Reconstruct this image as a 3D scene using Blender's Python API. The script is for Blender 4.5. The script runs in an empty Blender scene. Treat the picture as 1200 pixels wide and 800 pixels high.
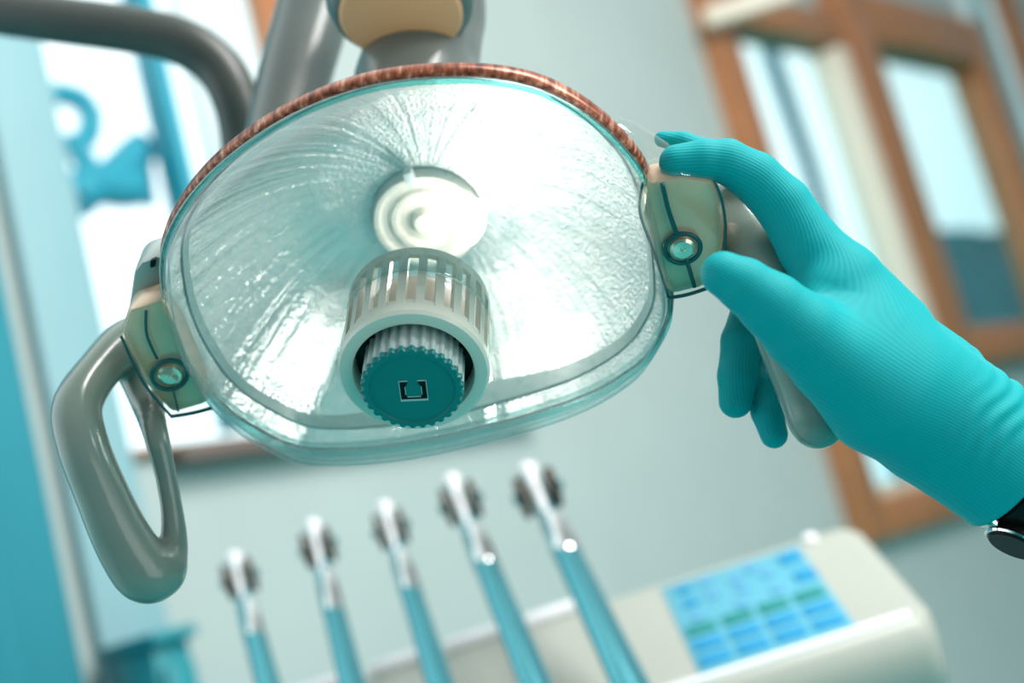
import bpy, bmesh, math, random
import numpy as np
from mathutils import Vector, Matrix
from math import radians, sin, cos, pi, tan, atan2, sqrt
random.seed(7)
sc = bpy.context.scene
C = sc.collection
# ------------------------------------------------------------------ camera
PITCH, ROLL = radians(10), radians(15)
CAM = Vector((0, 0, 1.15))
_f = Vector((0, cos(PITCH), sin(PITCH))); _u = Vector((0, -sin(PITCH), cos(PITCH))); _r = Vector((1, 0, 0))
RT = cos(ROLL)*_r - sin(ROLL)*_u
UP = sin(ROLL)*_r + cos(ROLL)*_u
BK = -_f
RC = Matrix((RT, UP, BK)).transposed()
cd = bpy.data.cameras.new('camera'); cam = bpy.data.objects.new('camera', cd); C.objects.link(cam)
cam.matrix_world = Matrix.Translation(CAM) @ RC.to_4x4()
cd.lens = 50; cd.sensor_width = 36; cd.clip_start = .02
cd.dof.use_dof = True; cd.dof.focus_distance = .583; cd.dof.aperture_fstop = 4.2
sc.camera = cam
FPX = 50/36*1200
sc.view_settings.view_transform = 'Standard'; sc.view_settings.look = 'None'
sc.view_settings.gamma = 1; sc.view_settings.use_curve_mapping = False
sc.view_settings.exposure = 0.0
sc.cycles.use_denoising = True
sc.cycles.max_bounces = 10; sc.cycles.transparent_max_bounces = 16
sc.cycles.sample_clamp_indirect = 6
sc.cycles.caustics_reflective = False; sc.cycles.caustics_refractive = False

# ------------------------------------------------------------------ world
w = bpy.data.worlds.new('world'); sc.world = w; w.use_nodes = True
nt = w.node_tree; N = nt.nodes; L = nt.links
for n_ in list(N): N.remove(n_)
tc = N.new('ShaderNodeTexCoord'); sep = N.new('ShaderNodeSeparateXYZ'); cr = N.new('ShaderNodeValToRGB')
mr = N.new('ShaderNodeMapRange'); mr.inputs[1].default_value = -1; mr.inputs[2].default_value = 1
bg = N.new('ShaderNodeBackground'); out = N.new('ShaderNodeOutputWorld')
L.new(tc.outputs['Generated'], sep.inputs[0]); L.new(sep.outputs[2], mr.inputs[0]); L.new(mr.outputs[0], cr.inputs[0])
L.new(cr.outputs[0], bg.inputs[0]); L.new(bg.outputs[0], out.inputs[0])
el = cr.color_ramp.elements
el[0].position = .0; el[0].color = (.015, .09, .10, 1)
el[1].position = 1; el[1].color = (.80, .90, .90, 1)
e = el.new(.42); e.color = (.04, .27, .285, 1)
e = el.new(.52); e.color = (.62, .86, .90, 1)
e = el.new(.62); e.color = (.86, .95, .98, 1)
# the sky is brightest on the window side of the house
dt = N.new('ShaderNodeVectorMath'); dt.operation = 'DOT_PRODUCT'; dt.inputs[1].default_value = (-.747, .665, .15)
L.new(tc.outputs['Generated'], dt.inputs[0])
ms = N.new('ShaderNodeMapRange'); ms.interpolation_type = 'SMOOTHSTEP'; ms.inputs[1].default_value = -.1; ms.inputs[2].default_value = .7; ms.inputs[3].default_value = .42; ms.inputs[4].default_value = 2.05
L.new(dt.outputs['Value'], ms.inputs[0]); L.new(ms.outputs[0], bg.inputs[1])

def area(name, loc, tgt, size, power, col):
    l = bpy.data.lights.new(name, 'AREA'); l.energy = power; l.color = col; l.size = size
    o = bpy.data.objects.new(name, l); C.objects.link(o); o.location = loc
    o.rotation_euler = (Vector(tgt)-Vector(loc)).to_track_quat('-Z', 'Y').to_euler(); return o
area('wall_top_fill', (.9, .5, 2.7), (.6, 1.9, 1.8), .8, 50, (1, .97, .94))  # unseen lamp added to grade the wall brighter towards the top
area('key_light', (1.3, .1, 2.0), (0, .6, 1.25), .5, 16, (1, .98, .95))  # unseen area lamp for the key light from the upper right
area('low_front_fill', (1.0, -.5, .95), (.12, .6, 1.2), 1.1, 6.5, (1, .96, .90))  # added fill that whitens the lamp's downward-facing front

# ------------------------------------------------------------------ coordinates
def P(x, y, d):      # photo pixel + depth along the view axis -> world
    return CAM + RC @ Vector(((x-600)/FPX*d, (400-y)/FPX*d, -d))
def Dir(x, y): return RC @ Vector(((x-600)/FPX, (400-y)/FPX, -1))

# ------------------------------------------------------------------ materials
def mat(name, col, rough=.5, metal=0, spec=.5, emit=None, es=0, bump=None, coat=0, vary=None, trans=0, alpha=1, sss=0):
    m = bpy.data.materials.new(name); m.use_nodes = True; t = m.node_tree; b = t.nodes['Principled BSDF']
    b.inputs['Base Color'].default_value = (*col, 1); b.inputs['Roughness'].default_value = rough
    b.inputs['Metallic'].default_value = metal; b.inputs['Specular IOR Level'].default_value = spec
    b.inputs['Coat Weight'].default_value = coat; b.inputs['Coat Roughness'].default_value = .08
    b.inputs['Transmission Weight'].default_value = trans
    if sss:
        b.inputs['Subsurface Weight'].default_value = sss; b.inputs['Subsurface Radius'].default_value = (.004, .008, .008); b.inputs['Subsurface Scale'].default_value = 1
    if emit: b.inputs['Emission Color'].default_value = (*emit, 1); b.inputs['Emission Strength'].default_value = es
    co = t.nodes.new('ShaderNodeTexCoord')
    ns = t.nodes.new('ShaderNodeTexNoise'); t.links.new(co.outputs['Object'], ns.inputs['Vector'])
    s, a = vary or (6, .06); ns.inputs['Scale'].default_value = s; ns.inputs['Detail'].default_value = 3
    mx = t.nodes.new('ShaderNodeMix'); mx.data_type = 'RGBA'
    mx.inputs[6].default_value = (*[c*(1-a) for c in col], 1); mx.inputs[7].default_value = (*[min(1, c*(1+a)) for c in col], 1)
    t.links.new(ns.outputs[0], mx.inputs[0]); t.links.new(mx.outputs[2], b.inputs['Base Color'])
    if bump:
        n2 = t.nodes.new('ShaderNodeTexNoise'); n2.inputs['Scale'].default_value = bump[0]; n2.inputs['Detail'].default_value = 2
        t.links.new(co.outputs['Object'], n2.inputs['Vector'])
        bp = t.nodes.new('ShaderNodeBump'); bp.inputs['Strength'].default_value = bump[1]; bp.inputs['Distance'].default_value = bump[2] if len(bump) > 2 else .001
        t.links.new(n2.outputs[0], bp.inputs['Height']); t.links.new(bp.outputs[0], b.inputs['Normal'])
    return m

def clear_mat(name, tint=(.95, .985, .98), refl=.05, edge=.75, haze=.05, scratch=None, power=3.0, edgecol=(.10, .62, .63)):
    """thin clear plastic: see-through face on, reflective and teal tinted at grazing angles"""
    m = bpy.data.materials.new(name); m.use_nodes = True; t = m.node_tree; n = t.nodes; l = t.links
    for q in list(n): n.remove(q)
    o = n.new('ShaderNodeOutputMaterial'); tr = n.new('ShaderNodeBsdfTransparent'); gl = n.new('ShaderNodeBsdfGlossy'); df = n.new('ShaderNodeBsdfDiffuse')
    gl.inputs['Roughness'].default_value = .04
    lw = n.new('ShaderNodeLayerWeight'); lw.inputs[0].default_value = .5
    pw = n.new('ShaderNodeMath'); pw.operation = 'POWER'; pw.inputs[1].default_value = power
    l.new(lw.outputs['Facing'], pw.inputs[0])
    mc = n.new('ShaderNodeMix'); mc.data_type = 'RGBA'; mc.inputs[6].default_value = (*tint, 1); mc.inputs[7].default_value = (*edgecol, 1)
    l.new(pw.outputs[0], mc.inputs[0]); l.new(mc.outputs[2], tr.inputs[0])
    mr = n.new('ShaderNodeMapRange'); mr.inputs[3].default_value = refl; mr.inputs[4].default_value = edge
    l.new(pw.outputs[0], mr.inputs[0])
    mg = n.new('ShaderNodeMixShader'); l.new(mr.outputs[0], mg.inputs[0]); l.new(tr.outputs[0], mg.inputs[1]); l.new(gl.outputs[0], mg.inputs[2])
    df.inputs[0].default_value = (.9, .96, .95, 1)
    mh = n.new('ShaderNodeMixShader'); mh.inputs[0].default_value = haze
    if scratch:
        co = n.new('ShaderNodeTexCoord'); ns = n.new('ShaderNodeTexNoise'); ns.inputs['Scale'].default_value = scratch; ns.inputs['Detail'].default_value = 2; ns.inputs['Roughness'].default_value = .6
        l.new(co.outputs['Object'], ns.inputs[0])
        r2 = n.new('ShaderNodeMapRange'); r2.inputs[1].default_value = .5; r2.inputs[2].default_value = .75; r2.inputs[3].default_value = haze; r2.inputs[4].default_value = haze*2.2
        l.new(ns.outputs[0], r2.inputs[0]); l.new(r2.outputs[0], mh.inputs[0])
    l.new(mg.outputs[0], mh.inputs[1]); l.new(df.outputs[0], mh.inputs[2]); l.new(mh.outputs[0], o.inputs[0])
    return m

M = {}
M['wall'] = mat('wall_paint', (.51, .59, .57), .7)
M['white_trim'] = mat('white_trim', (.82, .86, .88), .6)
M['floor'] = mat('teal_floor', (.01, .42, .44), .4)  # floor is out of view; teal picked to bounce teal light upward
M['wood'] = mat('window_wood', (.47, .19, .08), .4, vary=(14, .25))
M['wood_pale'] = mat('pale_wood', (.80, .60, .46), .4, vary=(14, .1))
M['sash_cream'] = mat('cream_sash_paint', (.92, .80, .66), .5)
M['teal_paint'] = mat('teal_paint', (.02, .30, .35), .5)
M['curtain'] = mat('blue_curtain', (.03, .28, .35), .9)
M['sheer'] = mat('sheer_curtain', (.72, .82, .84), .9)
M['handle'] = mat('grey_plastic', (.20, .26, .225), .2, spec=.5, coat=.3, bump=(900, .05, .0004))
M['shell'] = mat('grey_shell', (.36, .44, .42), .3, coat=.3)
M['shell_light'] = mat('pale_shell', (.60, .66, .64), .28, coat=.3)
M['cream'] = mat('cream_plastic', (.70, .69, .60), .25, coat=.4)
M['peach'] = mat('peach_cap', (.85, .42, .22), .3)
M['beige_metal'] = mat('beige_metal', (.90, .51, .32), .28, metal=.15, coat=.6, vary=(30, .3))
M['chrome'] = mat('chrome', (.85, .86, .84), .1, metal=1)
M['warm_chrome'] = mat('warm_chrome', (.85, .78, .62), .2, metal=.8)
M['teal_dark'] = mat('dark_teal_groove', (.0, .10, .11), .3)
M['black'] = mat('black', (.006, .006, .006), .3, spec=.15)
M['knob_face'] = mat('knob_face', (.0, .19, .185), .4, bump=(1500, .1, .0003))
M['knob_side'] = mat('knob_side', (.42, .52, .51), .3)
M['bulb'] = mat('bulb_glass', (1, 1, 1), .3, emit=(1, .96, .88), es=14)
M['ceramic'] = mat('ceramic', (.85, .80, .72), .4)
M['darktube'] = mat('dark_tube', (.055, .066, .058), .4)
M['greytube'] = mat('grey_tube', (.13, .155, .145), .3, coat=.3)
M['rod'] = mat('rod_metal', (.12, .46, .53), .22, metal=.85)
M['rod_white'] = mat('white_plastic', (.88, .90, .92), .2, coat=.5)
M['roller'] = mat('brown_roller', (.07, .04, .025), .7, spec=.2)
M['console'] = mat('console_plastic', (.39, .42, .37), .4)
M['pad'] = mat('keypad_blue', (.09, .38, .50), .5)
M['key_blue'] = mat('key_blue', (.0, .26, .50), .5)
M['key_green'] = mat('key_green', (.0, .22, .20), .5)
M['key_pale'] = mat('key_pale', (.10, .34, .56), .5)
M['skin'] = mat('skin', (.62, .36, .25), .5, sss=.2)
M['iron'] = mat('painted_iron', (.02, .40, .54), .5)
M['bark'] = mat('bark', (.0, .32, .42), .9)
M['leaf'] = mat('hedge_leaf', (.0, .48, .58), .8, vary=(8, .5))
M['ground'] = mat('pale_paving', (.35, .62, .62), .8)
M['pane'] = clear_mat('window_pane', (.98, 1, 1), .03, .4, .0)
M['shield'] = clear_mat('clear_polycarbonate', (.985, 1, .995), .035, .6, .10, scratch=150, power=3.2)
M['clear'] = clear_mat('clear_bracket', (.98, 1, .99), .06, .5, .02, power=4, edgecol=(.85, .9, .82))

M['edge'] = clear_mat('teal_edge', (.5, .9, .88), .1, .6, .0, power=2)
# reflector: mottled mirror coating, slightly milky, fine hammered grain
def reflector_mat():
    m = bpy.data.materials.new('reflector_coating'); m.use_nodes = True; t = m.node_tree; n = t.nodes; l = t.links
    b = n['Principled BSDF']
    co = n.new('ShaderNodeTexCoord')
    big = n.new('ShaderNodeTexNoise'); big.inputs['Scale'].default_value = 14; big.inputs['Detail'].default_value = 1
    fine = n.new('ShaderNodeTexNoise'); fine.inputs['Scale'].default_value = 620; fine.inputs['Detail'].default_value = 4
    for q in (big, fine): l.new(co.outputs['Object'], q.inputs[0])
    r = n.new('ShaderNodeMapRange'); r.inputs[1].default_value = .35; r.inputs[2].default_value = .65; r.inputs[3].default_value = .18; r.inputs[4].default_value = .30
    l.new(big.outputs[0], r.inputs[0]); l.new(r.outputs[0], b.inputs['Roughness'])
    r3 = n.new('ShaderNodeMapRange'); r3.inputs[1].default_value = .35; r3.inputs[2].default_value = .65; r3.inputs[3].default_value = .45; r3.inputs[4].default_value = .65
    l.new(big.outputs[0], r3.inputs[0]); l.new(r3.outputs[0], b.inputs['Metallic'])
    b.inputs['Base Color'].default_value = (.84, .87, .86, 1)
    bp = n.new('ShaderNodeBump'); bp.inputs['Strength'].default_value = 1; bp.inputs['Distance'].default_value = .0013
    mk = n.new('ShaderNodeTexNoise'); mk.inputs['Scale'].default_value = 17; mk.inputs['Detail'].default_value = 2
    sx = n.new('ShaderNodeSeparateXYZ'); l.new(co.outputs['Object'], sx.inputs[0]); l.new(co.outputs['Object'], mk.inputs[0])
    gx = n.new('ShaderNodeMath'); gx.operation = 'MULTIPLY_ADD'; gx.inputs[1].default_value = 2.6; l.new(sx.outputs[0], gx.inputs[0]); l.new(mk.outputs[0], gx.inputs[2])
    r5 = n.new('ShaderNodeMapRange'); r5.inputs[1].default_value = .30; r5.inputs[2].default_value = .55; r5.inputs[3].default_value = .93; r5.inputs[4].default_value = .55
    r6 = n.new('ShaderNodeMapRange'); r6.inputs[1].default_value = .30; r6.inputs[2].default_value = .55; r6.inputs[3].default_value = .10; r6.inputs[4].default_value = .26
    r4 = n.new('ShaderNodeMapRange'); r4.interpolation_type = 'SMOOTHSTEP'; r4.inputs[1].default_value = .36; r4.inputs[2].default_value = .62; r4.inputs[3].default_value = .35; r4.inputs[4].default_value = .95
    l.new(gx.outputs[0], r5.inputs[0]); l.new(r5.outputs[0], b.inputs['Metallic'])
    l.new(gx.outputs[0], r6.inputs[0]); l.new(r6.outputs[0], b.inputs['Roughness'])
    l.new(gx.outputs[0], r4.inputs[0]); l.new(r4.outputs[0], bp.inputs['Strength'])
    # radial drawing streaks
    at2 = n.new('ShaderNodeMath'); at2.operation = 'ARCTAN2'; cxy = n.new('ShaderNodeCombineXYZ'); ln_ = n.new('ShaderNodeVectorMath'); ln_.operation = 'LENGTH'
    l.new(sx.outputs[1], at2.inputs[0]); l.new(sx.outputs[0], at2.inputs[1]); l.new(co.outputs['Object'], ln_.inputs[0])
    l.new(at2.outputs[0], cxy.inputs[0]); l.new(ln_.outputs['Value'], cxy.inputs[1])
    mp2 = n.new('ShaderNodeMapping'); mp2.inputs['Scale'].default_value = (9, 30, 1); l.new(cxy.outputs[0], mp2.inputs[0])
    st = n.new('ShaderNodeTexNoise'); st.inputs['Scale'].default_value = 1; st.inputs['Detail'].default_value = 3; l.new(mp2.outputs[0], st.inputs[0])
    b2 = n.new('ShaderNodeBump'); b2.inputs['Strength'].default_value = .5; b2.inputs['Distance'].default_value = .004; l.new(st.outputs[0], b2.inputs['Height']); l.new(b2.outputs[0], bp.inputs['Normal'])
    l.new(fine.outputs[0], bp.inputs['Height']); l.new(bp.outputs[0], b.inputs['Normal'])
    return m
M['reflector'] = reflector_mat()
def copper_mat():
    m = bpy.data.materials.new('copper_rim'); m.use_nodes = True; t = m.node_tree; n = t.nodes; l = t.links
    b = n['Principled BSDF']; co = n.new('ShaderNodeTexCoord'); ns = n.new('ShaderNodeTexNoise')
    mp = n.new('ShaderNodeMapping'); mp.inputs['Scale'].default_value = (420, 420, 20)
    ns.inputs['Scale'].default_value = 1; ns.inputs['Detail'].default_value = 3
    l.new(co.outputs['Object'], mp.inputs[0]); l.new(mp.outputs[0], ns.inputs[0])
    cr = n.new('ShaderNodeValToRGB'); el = cr.color_ramp.elements
    el[0].position = .35; el[0].color = (.10, .02, .008, 1); el[1].position = .75; el[1].color = (.80, .48, .34, 1)
    e = el.new(.55); e.color = (.36, .11, .055, 1)
    l.new(ns.outputs[0], cr.inputs[0]); l.new(cr.outputs[0], b.inputs['Base Color']); b.inputs['Roughness'].default_value = .3; b.inputs['Metallic'].default_value = .3
    return m
M['copper'] = copper_mat()
def glove_mat():
    m = bpy.data.materials.new('ribbed_teal_glove'); m.use_nodes = True; t = m.node_tree; n = t.nodes; l = t.links
    b = n['Principled BSDF']; b.inputs['Roughness'].default_value = .6; b.inputs['Specular IOR Level'].default_value = .2
    co = n.new('ShaderNodeTexCoord')
    at = n.new('ShaderNodeAttribute'); at.attribute_name = 'rib'
    sn = n.new('ShaderNodeMath'); sn.operation = 'SINE'; mu = n.new('ShaderNodeMath'); mu.operation = 'MULTIPLY'; mu.inputs[1].default_value = 1
    l.new(at.outputs['Fac'], mu.inputs[0]); l.new(mu.outputs[0], sn.inputs[0])
    fine = n.new('ShaderNodeTexNoise'); fine.inputs['Scale'].default_value = 900; l.new(co.outputs['Object'], fine.inputs[0])
    ad = n.new('ShaderNodeMath'); ad.operation = 'ADD'; l.new(sn.outputs[0], ad.inputs[0]); l.new(fine.outputs[0], ad.inputs[1])
    bp = n.new('ShaderNodeBump'); bp.inputs['Strength'].default_value = .22; bp.inputs['Distance'].default_value = .0002
    l.new(ad.outputs[0], bp.inputs['Height']); l.new(bp.outputs[0], b.inputs['Normal'])
    mx = n.new('ShaderNodeMix'); mx.data_type = 'RGBA'; mx.inputs[6].default_value = (.0, .34, .365, 1); mx.inputs[7].default_value = (.0, .37, .395, 1)
    mr = n.new('ShaderNodeMapRange'); mr.inputs[1].default_value = -1; mr.inputs[2].default_value = 1; l.new(sn.outputs[0], mr.inputs[0]); l.new(mr.outputs[0], mx.inputs[0])
    l.new(mx.outputs[2], b.inputs['Base Color'])
    return m
M['glove'] = glove_mat()

# ------------------------------------------------------------------ object helpers
def link(name, me, m, parent=None, smooth=None):
    me.name = name
    if m: me.materials.append(m)
    o = bpy.data.objects.new(name, me); C.objects.link(o)
    if parent: o.parent = parent
    if smooth is not None:
        me.shade_smooth()
        if smooth < 180: me.set_sharp_from_angle(angle=radians(smooth))
    return o
def from_bm(name, bm, m, parent=None, smooth=35):
    bmesh.ops.recalc_face_normals(bm, faces=bm.faces)
    me = bpy.data.meshes.new(name); bm.to_mesh(me); bm.free(); return link(name, me, m, parent, smooth)
def pydata(name, vs, fs, m, parent=None, smooth=35, recalc=True):
    me = bpy.data.meshes.new(name); me.from_pydata([tuple(v) for v in vs], [], fs); me.update()
    if recalc:
        bm = bmesh.new(); bm.from_mesh(me); bmesh.ops.recalc_face_normals(bm, faces=bm.faces); bm.to_mesh(me); bm.free()
    return link(name, me, m, parent, smooth)
def tag(o, label, cat, group=None):
    o['label'] = label; o['category'] = cat
    if group: o['group'] = group
    return o
def thing(name, label, cat, mw=None, group=None):
    o = bpy.data.objects.new(name, None); C.objects.link(o); o.empty_display_size = .02
    if mw is not None: o.matrix_world = mw
    return tag(o, label, cat, group)
def struct(o): o['kind'] = 'structure'; return o

def add_box(bm, M4, sx, sy, sz, bev=0, seg=2):
    r = bmesh.ops.create_cube(bm, size=1, matrix=M4 @ Matrix.Diagonal((sx, sy, sz, 1)))
    if bev:
        es = list({e for v in r['verts'] for e in v.link_edges})
        bmesh.ops.bevel(bm, geom=es, offset=bev, segments=seg, profile=.5, affect='EDGES')
def frameM(o, x, y, z):
    return Matrix(((x[0], y[0], z[0], o[0]), (x[1], y[1], z[1], o[1]), (x[2], y[2], z[2], o[2]), (0, 0, 0, 1)))
def catmull(pts, n=8, closed=False):
    pts = [tuple(p) for p in pts]; K = len(pts); o = []
    rng = range(K) if closed else range(K-1)
    for i in rng:
        if closed: a, b, c, d = (pts[(i+k) % K] for k in (-1, 0, 1, 2))
        else: a, b, c, d = pts[max(i-1, 0)], pts[i], pts[i+1], pts[min(i+2, K-1)]
        for j in range(n):
            t = j/n
            o.append(tuple(.5*((2*q)+(-p+r)*t+(2*p-5*q+4*r-s)*t*t+(-p+3*q-3*r+s)*t**3) for p, q, r, s in zip(a, b, c, d)))
    if not closed: o.append(pts[-1])
    return o
def add_tube(bm, pts, rad, seg=20, caps=True, flat=1.0, closed=False):
    pts = [Vector(p) for p in pts]; K = len(pts)
    if not hasattr(rad, '__len__'): rad = [rad]*K
    rings = []; up = None
    for i, p in enumerate(pts):
        if closed: t = (pts[(i+1) % K]-pts[i-1]).normalized()
        else: t = (pts[min(i+1, K-1)]-pts[max(i-1, 0)]).normalized()
        if up is None: up = t.orthogonal().normalized()
        up = (up-t*up.dot(t)).normalized(); sd = t.cross(up)
        rings.append([bm.verts.new(p+(up*cos(2*pi*k/seg)+sd*sin(2*pi*k/seg)*flat)*rad[i]) for k in range(seg)])
    for i in range(K if closed else K-1):
        a, b = rings[i], rings[(i+1) % K]
        for k in range(seg):
            bm.faces.new((a[k], a[(k+1) % seg], b[(k+1) % seg], b[k]))
    if caps and not closed: bm.faces.new(rings[0][::-1]); bm.faces.new(rings[-1])
def add_lathe(bm, prof, M4, seg=48, cap=True):
    rings = [[bm.verts.new(M4 @ Vector((r*cos(2*pi*k/seg), r*sin(2*pi*k/seg), h))) for k in range(seg)] for r, h in prof]
    for a, b in zip(rings, rings[1:]):
        for k in range(seg): bm.faces.new((a[k], a[(k+1) % seg], b[(k+1) % seg], b[k]))
    if cap: bm.faces.new(rings[0][::-1]); bm.faces.new(rings[-1])
def add_prism(bm, pts, h0, h1, M4):   # local xy outline, from h0 to h1
    a = [bm.verts.new(M4 @ Vector((x, y, h0))) for x, y in pts]; b = [bm.verts.new(M4 @ Vector((x, y, h1))) for x, y in pts]
    K = len(pts); bm.faces.new(a[::-1]); bm.faces.new(b)
    for k in range(K): bm.faces.new((a[k], a[(k+1) % K], b[(k+1) % K], b[k]))

# ---- implicit surfaces: tapered capsules blended together, meshed by surface nets
def smin(a, b, k):
    h = np.clip(.5+.5*(b-a)/k, 0, 1); return b*(1-h)+a*h-k*h*(1-h)
def cap_sdf(G, a, b, ra, rb):
    ab = b-a; t = np.clip(((G-a)@ab)/max(ab@ab, 1e-12), 0, 1)
    return np.linalg.norm(G-a-t[..., None]*ab, axis=-1)-(ra+(rb-ra)*t)
def chain_sdf(G, pts, rs, k=.003):
    d = None
    for i in range(len(pts)-1):
        e_ = cap_sdf(G, pts[i], pts[i+1], rs[i], rs[i+1]); d = e_ if d is None else smin(d, e_, k)
    return d
def surface_nets(fn, lo, hi, h):
    lo = np.array(lo, np.float32); n = np.ceil((np.array(hi)-lo)/h).astype(int)+1
    V = np.empty(n, np.float32)
    ys = lo[1]+h*np.arange(n[1]); zs = lo[2]+h*np.arange(n[2])
    for i0 in range(0, n[0], 16):
        i1 = min(n[0], i0+16); xs = lo[0]+h*np.arange(i0, i1)
        G = np.stack(np.meshgrid(xs, ys, zs, indexing='ij'), -1).astype(np.float32)
        V[i0:i1] = fn(G)
    S = V < 0
    cnt = np.zeros(n-1, np.int8)
    off = [(i, j, k) for i in (0, 1) for j in (0, 1) for k in (0, 1)]
    sl = lambda o: tuple(slice(o[a], n[a]-1+o[a]) for a in range(3))
    for o in off: cnt += S[sl(o)]
    act = (cnt > 0) & (cnt < 8); idx = np.argwhere(act)
    ids = -np.ones(n-1, np.int64); ids[act] = np.arange(len(idx))
    acc = np.zeros((len(idx), 3)); num = np.zeros(len(idx))
    val = {o: V[idx[:, 0]+o[0], idx[:, 1]+o[1], idx[:, 2]+o[2]] for o in off}
    for o in off:
        for a in range(3):
            if o[a] == 0:
                q = list(o); q[a] = 1; q = tuple(q); va, vb = val[o], val[q]; m_ = (va < 0) != (vb < 0)
                t = np.where(m_, va/np.where(m_, va-vb, 1), 0); pt = np.tile(np.array(o, float), (len(idx), 1)); pt[:, a] += t
                acc[m_] += pt[m_]; num[m_] += 1
    verts = lo+h*(idx+acc/num[:, None])
    faces = []
    for a in range(3):
        b, c = (a+1) % 3, (a+2) % 3
        s0 = [slice(None)]*3; s1 = [slice(None)]*3; s0[a] = slice(0, n[a]-1); s1[a] = slice(1, n[a])
        A, B = S[tuple(s0)], S[tuple(s1)]; E_ = np.argwhere(A != B); ins = A[tuple(E_.T)]
        ok = (E_[:, b] > 0) & (E_[:, c] > 0) & (E_[:, b] < n[b]-1) & (E_[:, c] < n[c]-1); E_ = E_[ok]; ins = ins[ok]
        def g(db, dc):
            q = E_.copy(); q[:, b] -= db; q[:, c] -= dc; return ids[tuple(q.T)]
        F = np.stack([g(1, 1), g(0, 1), g(0, 0), g(1, 0)], 1); F[~ins] = F[~ins][:, ::-1]; faces.append(F)
    F = np.concatenate(faces); F = F[(F >= 0).all(1)]
    return verts, F
def sdf_obj(name, fn, pts, pad, h, m, parent=None, smooth_iter=2):
    A = np.array([tuple(p) for p in pts]); v, f = surface_nets(fn, A.min(0)-pad, A.max(0)+pad, h)
    me = bpy.data.meshes.new(name); me.from_pydata(v.tolist(), [], f.tolist()); me.update()
    bm = bmesh.new(); bm.from_mesh(me)
    for _ in range(smooth_iter): bmesh.ops.smooth_vert(bm, verts=bm.verts, factor=.5, use_axis_x=True, use_axis_y=True, use_axis_z=True)
    bmesh.ops.recalc_face_normals(bm, faces=bm.faces); bm.to_mesh(me); bm.free()
    return link(name, me, m, parent, 180)
def pxchain(rows):   # rows (x, y, depth, radius_px)
    pts = [np.array(P(x, y, d)) for x, y, d, r in rows]; rs = [r*d/FPX for x, y, d, r in rows]; return pts, rs

# ================================================================== THE ROOM
vdir = Dir(2130, 290); th = atan2(vdir.x, vdir.y)
WD = Vector((sin(th), cos(th), 0)); WN = Vector((-cos(th), sin(th), 0))     # along the wall, out of the room
W0 = CAM+Dir(600, 400)*2.4; W0 = Vector((W0.x, W0.y, 0))
def W(s, z, t=0): return W0+WD*s+WN*t+Vector((0, 0, z))
def onwall(x, y, t=0):
    q = Dir(x, y); k = ((W0-CAM).dot(WN)+t)/q.dot(WN); X = CAM+q*k; return (X-W0).dot(WD), X.z
WM = frameM(W0, WD, WN, Vector((0, 0, 1)))
def wbox(bm, s0, s1, z0, z1, t0, t1, bev=0):
    add_box(bm, WM @ Matrix.Translation(((s0+s1)/2, (t0+t1)/2, (z0+z1)/2)), s1-s0, t1-t0, z1-z0, bev)
# wall with three openings
holes = [(-.775, -.31, 1.45, 2.35), (.90, 1.44, 1.10, 2.33), (1.52, 2.28, 1.45, 2.36), (2.36, 2.56, 1.2, 2.9)]
def grid_wall(s0, s1, z0, z1, t0, t1):
    bm = bmesh.new(); S_ = sorted({s0, s1, *[h[0] for h in holes], *[h[1] for h in holes]}); Z_ = sorted({z0, z1, *[h[2] for h in holes], *[h[3] for h in holes]})
    for a, b in zip(S_, S_[1:]):
        for c, d in zip(Z_, Z_[1:]):
            if not any(h[0] < (a+b)/2 < h[1] and h[2] < (c+d)/2 < h[3] for h in holes): wbox(bm, a, b, c, d, t0, t1)
    return bm
wl = struct(from_bm('wall_back', grid_wall(-1.6, 3.4, 0, 3.0, 0, .05), M['wall'], smooth=None))
bm = bmesh.new(); add_box(bm, Matrix.Translation((1.0, 1.2, -.03)), 6, 6, .06); struct(from_bm('floor', bm, M['floor'], smooth=None))
bm = bmesh.new(); wbox(bm, -.873, -.776, 0, 3.0, -.025, 0, .004); struct(from_bm('trim_1', bm, mat('pale_blue_trim', (.30, .52, .57), .6)))
bm = bmesh.new(); wbox(bm, -.72, -.03, 1.425, 1.45, -.05, .0, .004); struct(from_bm('trim_2', bm, mat('sill_wood', (.16, .12, .10), .5)))

def window(nm, s0, s1, z0, z1, fw, m, t0=-.05, t1=.04, glass=True):
    """frame members round an opening and one pane"""
    bm = bmesh.new()
    wbox(bm, s0, s0+fw[0], z0, z1, t0, t1, .006); wbox(bm, s1-fw[1], s1, z0, z1, t0, t1, .006)
    wbox(bm, s0+fw[0], s1-fw[1], z0, z0+fw[2], t0, t1-.002, .006); wbox(bm, s0+fw[0], s1-fw[1], z1-fw[3], z1, t0, t1-.002, .006)
    o = struct(from_bm(nm, bm, m))
    if glass:
        b2 = bmesh.new(); wbox(b2, s0+fw[0]-.01, s1-fw[1]+.01, z0+fw[2]-.01, z1-fw[3]+.01, 0, .005); from_bm('window_pane', b2, M['pane'], o, None)
    return o
w1 = window('window_1', .862, 1.46, 1.075, 2.345, (.085, .02, .085, .085), M['wood'])
b = bmesh.new(); wbox(b, 1.385, 1.44, 1.17, 2.25, -.052, .03, .004); from_bm('inner_jamb', b, M['sash_cream'], w1)
qa, qb = Dir(826, 22), Dir(930, -12); za = 2.30
pa_ = W(*onwall(826, 22, -.06), -.06); pb_ = CAM+qb*((pa_.z-CAM.z)/qb.z)
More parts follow.
